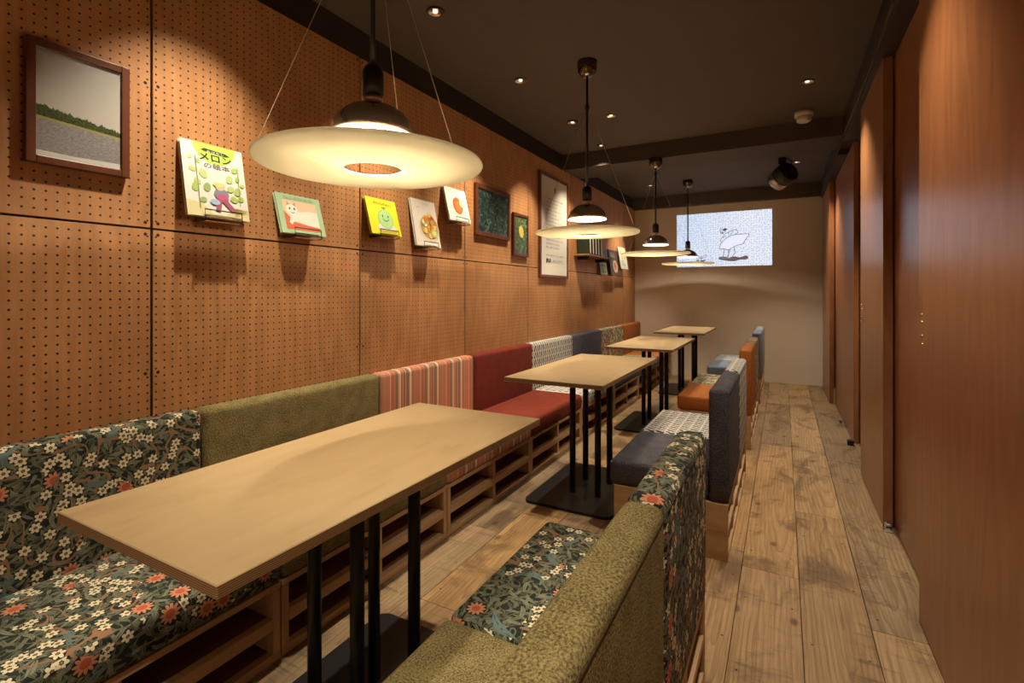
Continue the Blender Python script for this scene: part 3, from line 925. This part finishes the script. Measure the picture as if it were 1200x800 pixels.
A.arc(w * .31, h * .56, w * .04, h * .04, 200, 340, 0.003, (0.1, 0.08, 0.06))
A.text('ねこのひるね', w * .16, h * .87, w * .66, h * .08, (0.20, 0.26, 0.14))
A.done('cover_print', t)

t, A, w, h = book(2.209, 2.472, 1.705, 1.930, 'bright yellow picture book with a smiling green melon leaning on the pegboard', (0.66, 0.62, 0.03))
A.poly([(w * x, h * y) for x, y in ((.25, .10), (.86, .10), (.86, .22), (.70, .33), (.4, .33), (.25, .26))], (0.62, 0.60, 0.52))
A.rect(w * .25, h * .07, w * .86, h * .15, (0.46, 0.34, 0.10))
A.ell(w * .55, h * .44, w * .25, h * .27, (0.22, 0.42, 0.16)); A.ell(w * .55, h * .44, w * .235, h * .255, (0.36, 0.56, 0.22))
for q in (-.15, -.05, .06, .16): A.arc(w * .55, h * .44, w * abs(q) + 0.003, h * .24, 90 if q < 0 else -90, 270 if q < 0 else 90, 0.0016, (0.52, 0.68, 0.36))
A.line([(w * .55, h * .70), (w * .55, h * .77)], 0.007, (0.16, 0.26, 0.08)); A.line([(w * .49, h * .76), (w * .61, h * .76)], 0.006, (0.16, 0.26, 0.08))
A.ell(w * .46, h * .52, w * .022, h * .03, (0.03, 0.10, 0.03)); A.ell(w * .64, h * .52, w * .022, h * .03, (0.03, 0.10, 0.03))
A.arc(w * .55, h * .48, w * .10, h * .09, 200, 340, 0.004, (0.05, 0.12, 0.04))
A.text('めろんさんの', w * .24, h * .83, w * .36, h * .08, (0.45, 0.09, 0.03), 0, .02); A.text('はなし', w * .62, h * .83, w * .20, h * .06, (0.10, 0.12, 0.03), 0, .02)
A.done('cover_print', t)

t, A, w, h = book(2.624, 2.888, 1.668, 1.990, 'white cookbook with a fruit salad photo leaning on the pegboard', (0.62, 0.56, 0.47))
A.ell(w * .60, h * .38, w * .42, h * .30, (0.56, 0.47, 0.36)); A.ell(w * .62, h * .42, w * .37, h * .26, (0.38, 0.24, 0.10))
for i in range(34):
    a = random.random() * 2 * PI; q = math.sqrt(random.random())
    A.ell(w * (.60 + .32 * q * math.cos(a)), h * (.46 + .24 * q * math.sin(a)), w * random.uniform(.05, .11), w * random.uniform(.05, .09),
          random.choice(((0.62, 0.26, 0.03), (0.60, 0.32, 0.05), (0.48, 0.06, 0.03), (0.62, 0.46, 0.10), (0.30, 0.34, 0.07), (0.66, 0.58, 0.40), (0.50, 0.16, 0.03), (0.12, 0.10, 0.03))), random.random() * 3)
A.ell(w * .78, h * .30, w * .13, w * .12, (0.42, 0.46, 0.12)); A.ell(w * .78, h * .30, w * .07, w * .06, (0.60, 0.56, 0.26))
A.text('くだもの', w * .42, h * .90, w * .22, h * .028, (0.10, 0.08, 0.06)); A.text('の料理', w * .15, h * .82, w * .12, h * .018, (0.2, 0.17, 0.13))
A.done('cover_print', t)

t, A, w, h = book(2.999, 3.278, 1.885, 2.140, 'white picture book with an orange red apple leaning on the pegboard', (0.66, 0.63, 0.54))
A.ell(w * .50, h * .48, w * .23, h * .25, (0.50, 0.10, 0.025)); A.ell(w * .54, h * .46, w * .15, h * .19, (0.56, 0.16, 0.05)); A.ell(w * .68, h * .58, w * .08, h * .12, (0.66, 0.52, 0.28))
A.line([(w * .5, h * .72), (w * .53, h * .78)], 0.006, (0.12, 0.07, 0.03))
A.text('りんごのほん', w * .15, h * .86, w * .66, h * .075, (0.14, 0.15, 0.11)); A.text('えほん', w * .46, h * .17, w * .12, h * .025, (0.3, 0.28, 0.22))
A.done('cover_print', t)

# ------------------------------------------------------------------ framed pictures
def tree_photo(name, kind):
    n = N(name, 0.28, 0, 0.5)
    u, v, _ = n.sep(n.coord('UV'))
    uv = n.coord('UV')
    if kind == 'field':
        edge = n.noise(n.comb(u * 3.0, 0.0, 0.0), 5, 4, 0.7)
        top = edge * 0.16 + 0.40 - u * 0.10
        fol = n.noise(uv, 38, 4, 0.7)
        sky = n.ramp(v, [(0.4, (0.46, 0.43, 0.38)), (1.0, (0.34, 0.33, 0.31))])
        trees = n.ramp(fol, [(0.35, (0.012, 0.018, 0.008)), (0.7, (0.11, 0.135, 0.045))])
        gn = n.noise(n.vm('MULTIPLY', uv, (1, 2.4, 1)), 26, 4, 0.7)
        gnd = n.ramp(gn, [(0.3, (0.14, 0.13, 0.13)), (0.7, (0.33, 0.31, 0.30))])
        base = 0.350 - u * 0.045
        c = n.mix(v.lt(top), sky, trees)
        c = n.mix(v.lt(base + 0.022), c, (0.30, 0.28, 0.10))
        c = n.mix(v.lt(base), c, gnd)
        c = n.mix(v.lt(0.045 + (u - 0.4).abs() * 0.02), c, (0.55, 0.53, 0.49))
        n.color(c)
    else:
        fern = kind == 'fern'
        f = n.noise(uv, 5, 4, 0.7, 1.2)
        c = n.ramp(f, [(0.35, (0.004, 0.008, 0.007)), (0.6, (0.020, 0.038, 0.028)), (0.75, (0.03, 0.05, 0.075))] if fern
                   else [(0.35, (0.010, 0.018, 0.008)), (0.7, (0.060, 0.095, 0.035))])
        tones = ((0.030, 0.060, 0.038), (0.075, 0.125, 0.085), (0.018, 0.030, 0.030), (0.13, 0.19, 0.15), (0.05, 0.08, 0.11)) if fern else \
                ((0.05, 0.09, 0.03), (0.11, 0.17, 0.06), (0.02, 0.035, 0.014), (0.20, 0.26, 0.11), (0.08, 0.12, 0.05))
        for k, col in enumerate(tones):
            sc = (5.0, 6.5, 5.5, 8.0, 7.0)[k]
            w2 = n.vm('ADD', n.vm('MULTIPLY', uv, (1.3, 1, 1) if fern else (0.8, 1.3, 1)), (1.7 * k + 0.3, 2.9 * k + 0.7, 0))
            c = n.mix(leaf_mask(n, w2, sc, 0.13, 0.020 if fern else 0.032, (0.9, 0.8, 0.9, 0.45, 0.5)[k]), c, col)
        if not fern:
            dx = (u - 0.52) * 5.4 + (v - 0.62) * 1.2; dy = (v - 0.60) * 6.2
            c = n.mix((dx * dx + dy * dy).lt(1.0), c, (0.58, 0.46, 0.06))
        n.color(c)
    return n.m

def framed(name, y0, y1, z0, z1, fw, depth, label, cat, sheet, mat_in=None):
    t = thing(name, (X0, (y0 + y1) / 2, z0), label, cat)
    xf = X0 + depth
    for (a, b, c, d) in ((y0, y0 + fw, z0, z1), (y1 - fw, y1, z0, z1), (y0 + fw, y1 - fw, z0, z0 + fw), (y0 + fw, y1 - fw, z1 - fw, z1)):
        build('frame_rail', bx(X0 + 0.0015, xf, a, b, c, d, bev=0.003, seg=2), M['frame'], t)
    bm = bmesh.new(); vs = box(bm, X0 + 0.0015, xf - 0.008, y0 + fw, y1 - fw, z0 + fw, z1 - fw)
    uvl = bm.loops.layers.uv.verify()
    for f in bm.faces:
        for l in f.loops: l[uvl].uv = ((l.vert.co.y - y0 - fw) / (y1 - y0 - 2 * fw), (l.vert.co.z - z0 - fw) / (z1 - z0 - 2 * fw))
    build('print', bm, sheet, t)
    return t, Art((xf - 0.008, y0 + fw, z0 + fw), (0, 1, 0), (0, 0, 1)), y1 - y0 - 2 * fw, z1 - z0 - 2 * fw

framed('framed_photo', 0.685, 0.985, 1.786, 2.204, 0.027, 0.030, 'wood framed photo of a ploughed field under grey sky', 'picture', tree_photo('field_photo', 'field'))
framed('framed_photo', 3.44, 4.02, 1.822, 2.250, 0.036, 0.028, 'wood framed photo of dark leaves, left of the small frame', 'picture', tree_photo('leaf_photo', 'fern'))
framed('framed_photo', 4.09, 4.40, 1.694, 2.100, 0.028, 0.028, 'small upright framed photo with a yellow fruit among leaves', 'picture', tree_photo('fruit_photo', 'fruit'))
t, A, w, h = framed('framed_poster', 4.66, 5.42, 1.510, 2.607, 0.030, 0.030, 'tall framed white poster with lines of printed text', 'poster', plain('poster_paper', (0.62, 0.57, 0.47), 0.35, 0, 0.5))
ink = (0.06, 0.05, 0.04)
A.poly([(w * .52 + a * w, h * .90 + b * h) for a, b in ((0, .035), (.045, 0), (.035, -.03), (0, -.045), (-.035, -.03), (-.04, 0))], (0.20, 0.18, 0.13))
A.line([(w * .52, h * .93), (w * .58, h * .965)], 0.006, (0.30, 0.27, 0.2))
lines = ['ここは小さな畑のとなりの部屋', 'あまいメロンをそだてる人と', 'それを食べる人がいっしょに', '土のはなしや天気のはなしを', 'ゆっくりとできるところです', 'テーブルの木も床の板も', 'むかしの家からもらいました', '本はどれでも読んでください', '夏になったら畑に行って', 'つるのさきをかぞえましょう', 'ひとつの実がなるまでに', 'どれだけの水と光がいるか', 'たねをまくところから', 'はじめてみます']
for i, s in enumerate(lines):
    A.text(s, w * .17, h * (.775 - .0385 * i), w * (.66 if len(s) > 11 else .52), h * .021, ink)
A.text('畑と食卓をつなぐ場所', w * .17, h * .195, w * .66, h * .016, (0.16, 0.14, 0.1))
A.text('農業', w * .17, h * .125, w * .19, h * .045, (0.03, 0.025, 0.02), 0, .02)
A.text('メロンピクニ', w * .40, h * .125, w * .44, h * .036, (0.05, 0.04, 0.03))
A.done('printed_text', t)

# ------------------------------------------------------------------ wall shelf with dark books and small displays
t = thing('wall_shelf', (X0, 6.13, 1.80), 'short wooden shelf on the pegboard beyond the poster', 'shelf')
build('shelf_board', bx(X0 + 0.001, -2.035, 5.667, 6.60, 1.795, 1.815, bev=0.002), M['shelf'], t)
for y in (5.80, 6.45):
    build('bracket', bx(X0 + 0.001, -2.08, y, y + 0.012, 1.755, 1.7945), M['black'], t)
order = ['first', 'second', 'third', 'fourth', 'last']
spine = [(0.020, 0.030, 0.016), (0.015, 0.022, 0.014), (0.018, 0.028, 0.02), (0.02, 0.034, 0.018), (0.016, 0.024, 0.02)]
for i in range(5):
    y = 5.73 + i * 0.105
    t = thing('book', (-2.13, y, 1.816), '%s of the five dark leaning books on the shelf, counted from the poster' % order[i], 'book', 'dark books on the wall shelf')
    U = Vector((1, 0, 0)); lean = Vector((0, -0.10, 1)).normalized()
    for nm, off, th, mm, sh in (('front_cover', 0.0, 0.003, cmat(spine[i]), 0), ('pages', 0.0032, 0.034, M['page'], 0.006), ('back_cover', 0.0374, 0.003, cmat(spine[i]), 0)):
        nn = U.cross(lean)
        bm = bmesh.new(); slab(bm, Vector((-2.215 + sh, y + 0.03, 1.8165 + 0.006)) - nn * off + lean * sh * 0.5, U, lean, 0.165 - sh * 0.8, 0.205 - sh, th)
        build(nm, bm, mm, t)

def card(name, y0, y1, z0, z1, label, cat, color, xb=0.05, xt=0.03, th=0.008):
    O = Vector((X0 + xb, y0, z0)); Wd = Vector((xt - xb, 0, z1 - z0))
    t = thing(name, tuple(O), label, cat)
    bm = bmesh.new(); slab(bm, O, (0, 1, 0), Wd, y1 - y0, Wd.length, th); build('board', bm, cmat(color), t)
    n = Vector((0, 1, 0)).cross(Wd.normalized())
    bm = bmesh.new(); ym = (y0 + y1) / 2
    box(bm, X0 + 0.001, X0 + xb - th - 0.002, ym - 0.02, ym + 0.02, z0 + 0.002, z0 + 0.012); build('support', bm, M['black'], t)
    return t, Art(O, (0, 1, 0), Wd), y1 - y0, Wd.length
t, A, w, h = card('sign_card', 6.33, 6.56, 1.8165, 1.935, 'small beige card standing at the far end of the wall shelf', 'card', (0.30, 0.22, 0.13), 0.14, 0.12)
A.text('おすすめ', w * .12, h * .5, w * .7, h * .25, (0.06, 0.04, 0.03)); A.done('card_print', t)
t, A, w, h = card('small_picture', 6.55, 6.83, 1.60, 1.765, 'small pale card with a green leaf below the wall shelf', 'picture', (0.42, 0.38, 0.28))
A.rect(w * .15, h * .14, w * .85, h * .86, (0.12, 0.18, 0.08)); A.ell(w * .5, h * .5, w * .25, h * .25, (0.22, 0.30, 0.10)); A.done('card_print', t)
t, A, w, h = card('picture_book', 6.88, 7.28, 1.62, 1.965, 'dark picture book with a red spot beyond the wall shelf', 'book', (0.07, 0.05, 0.03), 0.09, 0.04, 0.014)
A.ell(w * .6, h * .32, w * .28, h * .26, (0.52, 0.38, 0.22)); A.ell(w * .6, h * .34, w * .15, h * .16, (0.46, 0.09, 0.04)); A.text('ほん', w * .18, h * .68, w * .5, h * .2, (0.45, 0.38, 0.25)); A.done('cover_print', t)
t, A, w, h = card('picture_book', 7.33, 7.72, 1.71, 2.04, 'pale picture book farthest along the pegboard wall', 'book', (0.60, 0.55, 0.42), 0.10, 0.045, 0.014)
for i in range(9): A.ell(w * random.uniform(.2, .8), h * random.uniform(.15, .85), w * .09, w * .07, random.choice(((0.36, 0.42, 0.16), (0.55, 0.42, 0.2), (0.3, 0.36, 0.44))))
A.done('cover_print', t)

# ------------------------------------------------------------------ projected picture on the back wall
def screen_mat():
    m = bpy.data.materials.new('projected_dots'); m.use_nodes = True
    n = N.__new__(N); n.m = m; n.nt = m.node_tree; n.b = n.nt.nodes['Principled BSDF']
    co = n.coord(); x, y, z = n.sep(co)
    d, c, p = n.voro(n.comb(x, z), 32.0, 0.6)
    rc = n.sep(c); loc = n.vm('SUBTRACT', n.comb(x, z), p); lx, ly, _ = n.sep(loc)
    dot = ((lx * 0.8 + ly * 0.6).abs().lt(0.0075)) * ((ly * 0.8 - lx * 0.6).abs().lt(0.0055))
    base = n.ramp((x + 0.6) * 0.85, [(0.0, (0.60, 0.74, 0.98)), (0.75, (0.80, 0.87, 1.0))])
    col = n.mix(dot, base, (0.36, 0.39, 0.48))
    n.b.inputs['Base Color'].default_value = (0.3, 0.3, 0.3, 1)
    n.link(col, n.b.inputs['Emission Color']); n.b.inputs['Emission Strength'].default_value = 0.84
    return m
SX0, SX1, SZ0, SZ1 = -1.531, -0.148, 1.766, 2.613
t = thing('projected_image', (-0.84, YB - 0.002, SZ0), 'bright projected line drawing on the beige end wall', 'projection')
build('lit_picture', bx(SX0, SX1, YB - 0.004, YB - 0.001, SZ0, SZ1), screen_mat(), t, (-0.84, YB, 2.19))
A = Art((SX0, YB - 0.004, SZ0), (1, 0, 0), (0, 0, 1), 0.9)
w, h = SX1 - SX0, SZ1 - SZ0
LN, BR, WH = (0.22, 0.22, 0.26), (0.14, 0.085, 0.09), (0.74, 0.78, 0.95)
P = lambda pts: [(w * x, h * y) for x, y in pts]
def blob(pts, n=4):
    out = []
    L = len(pts)
    for i in range(L):
        p0, p1, p2, p3 = [Vector(pts[(i + k - 1) % L]) for k in range(4)]
        for s in range(n):
            q = s / n
            out.append(tuple(0.5 * ((2 * p1) + (p2 - p0) * q + (2 * p0 - 5 * p1 + 4 * p2 - p3) * q * q + (3 * p1 - p0 - 3 * p2 + p3) * q ** 3)))
    return out
sh = blob(P([(.46, .13), (.47, .17), (.52, .175), (.57, .155), (.62, .175), (.68, .155), (.74, .185), (.765, .155), (.75, .115), (.68, .11), (.61, .085), (.52, .105)]))
A.poly(sh, BR)
for q in ([(.52, .32), (.51, .2), (.495, .155), (.53, .135)], [(.56, .33), (.565, .22), (.545, .155), (.58, .14)], [(.62, .36), (.63, .24), (.60, .17)], [(.575, .30), (.56, .17)]):
    A.line(P(q), 0.011, LN)
body = blob(P([(.47, .32), (.485, .42), (.53, .50), (.60, .565), (.68, .575), (.765, .575), (.77, .545), (.735, .47), (.71, .40), (.66, .38), (.61, .345), (.56, .30), (.51, .325)]))
A.poly(body, WH); A.line(body + body[:1], 0.011, LN)
for q in ([(.495, .43), (.475, .48), (.495, .53), (.54, .56)], [(.505, .53), (.52, .59), (.56, .62), (.60, .655)], [(.585, .575), (.61, .66), (.65, .665), (.66, .61), (.63, .575)], [(.56, .62), (.57, .57)], [(.485, .60), (.48, .66), (.50, .68)]):
    A.line(P(q), 0.009, LN)
A.ell(w * .525, h * .675, w * .022, h * .026, (0.05, 0.05, 0.06), .3); A.ell(w * .50, h * .62, w * .008, h * .02, (0.05, 0.05, 0.06), .3)
A.line(blob(P([(.47, .64), (.49, .70), (.525, .64), (.50, .605)])), 0.007, LN)
for q in ((.235, .115, .02, .012), (.285, .11, .025, .012), (.31, .12, .012, .01)): A.ell(w * q[0], h * q[1], w * q[2], h * q[3], (0.06, 0.06, 0.07))
for s in (-1, 1): A.line(blob(P([(.27, .155), (.27 + s * .025, .195), (.27 + s * .055, .225), (.27 + s * .06, .19), (.27 + s * .03, .165)])), 0.008, LN)
A.line(P([(.27, .12), (.27, .2)]), 0.008, LN)
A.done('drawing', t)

# ------------------------------------------------------------------ small hardware on the aisle floor
def latch(x, y, label):
    t = thing('door_stop', (x, y, 0), label, 'door stop')
    build('plate', bx(x - 0.022, x + 0.020, y - 0.03, y + 0.03, 0.0006, 0.006, bev=0.0015), M['steel'], t)
    build('housing', bx(x - 0.014, x + 0.014, y - 0.022, y + 0.022, 0.0065, 0.042, bev=0.004, seg=2), M['steel'], t)
    for q in (-0.010, 0.010):
        bm = bmesh.new(); lathe(bm, 0, 0, [(0, 0), (0.006, 0), (0.006, 0.002), (0, 0.002)], 10, (0, -1, 0), (x + q * 0.6, y - 0.0222, 0.026)); build('keyhole', bm, M['black'], t)
latch(0.522, 3.515, 'small steel floor latch at the foot of the sliding door edge')
latch(0.520, 6.15, 'small steel floor latch farther along the aisle')
t = thing('floor_socket', (0.525, 5.33, 0), 'small black block on the floor beside the sliding doors', 'socket')
build('body', bx(0.500, 0.548, 5.305, 5.355, 0.0006, 0.042, bev=0.004, seg=2), M['black'], t)
build('cap', bx(0.506, 0.542, 5.311, 5.349, 0.0425, 0.048, bev=0.002), M['track'], t)
t = thing('door_guide', (0.55, 7.18, 0), 'thin pale upright guide at the edge of the farthest door', 'door guide')
build('strip', bx(0.540, 0.552, 7.18, 7.20, 0.0006, 0.19, bev=0.002), M['white_plastic'], t)
build('foot', bx(0.528, 0.5395, 7.178, 7.200, 0.0006, 0.012), M['steel'], t)
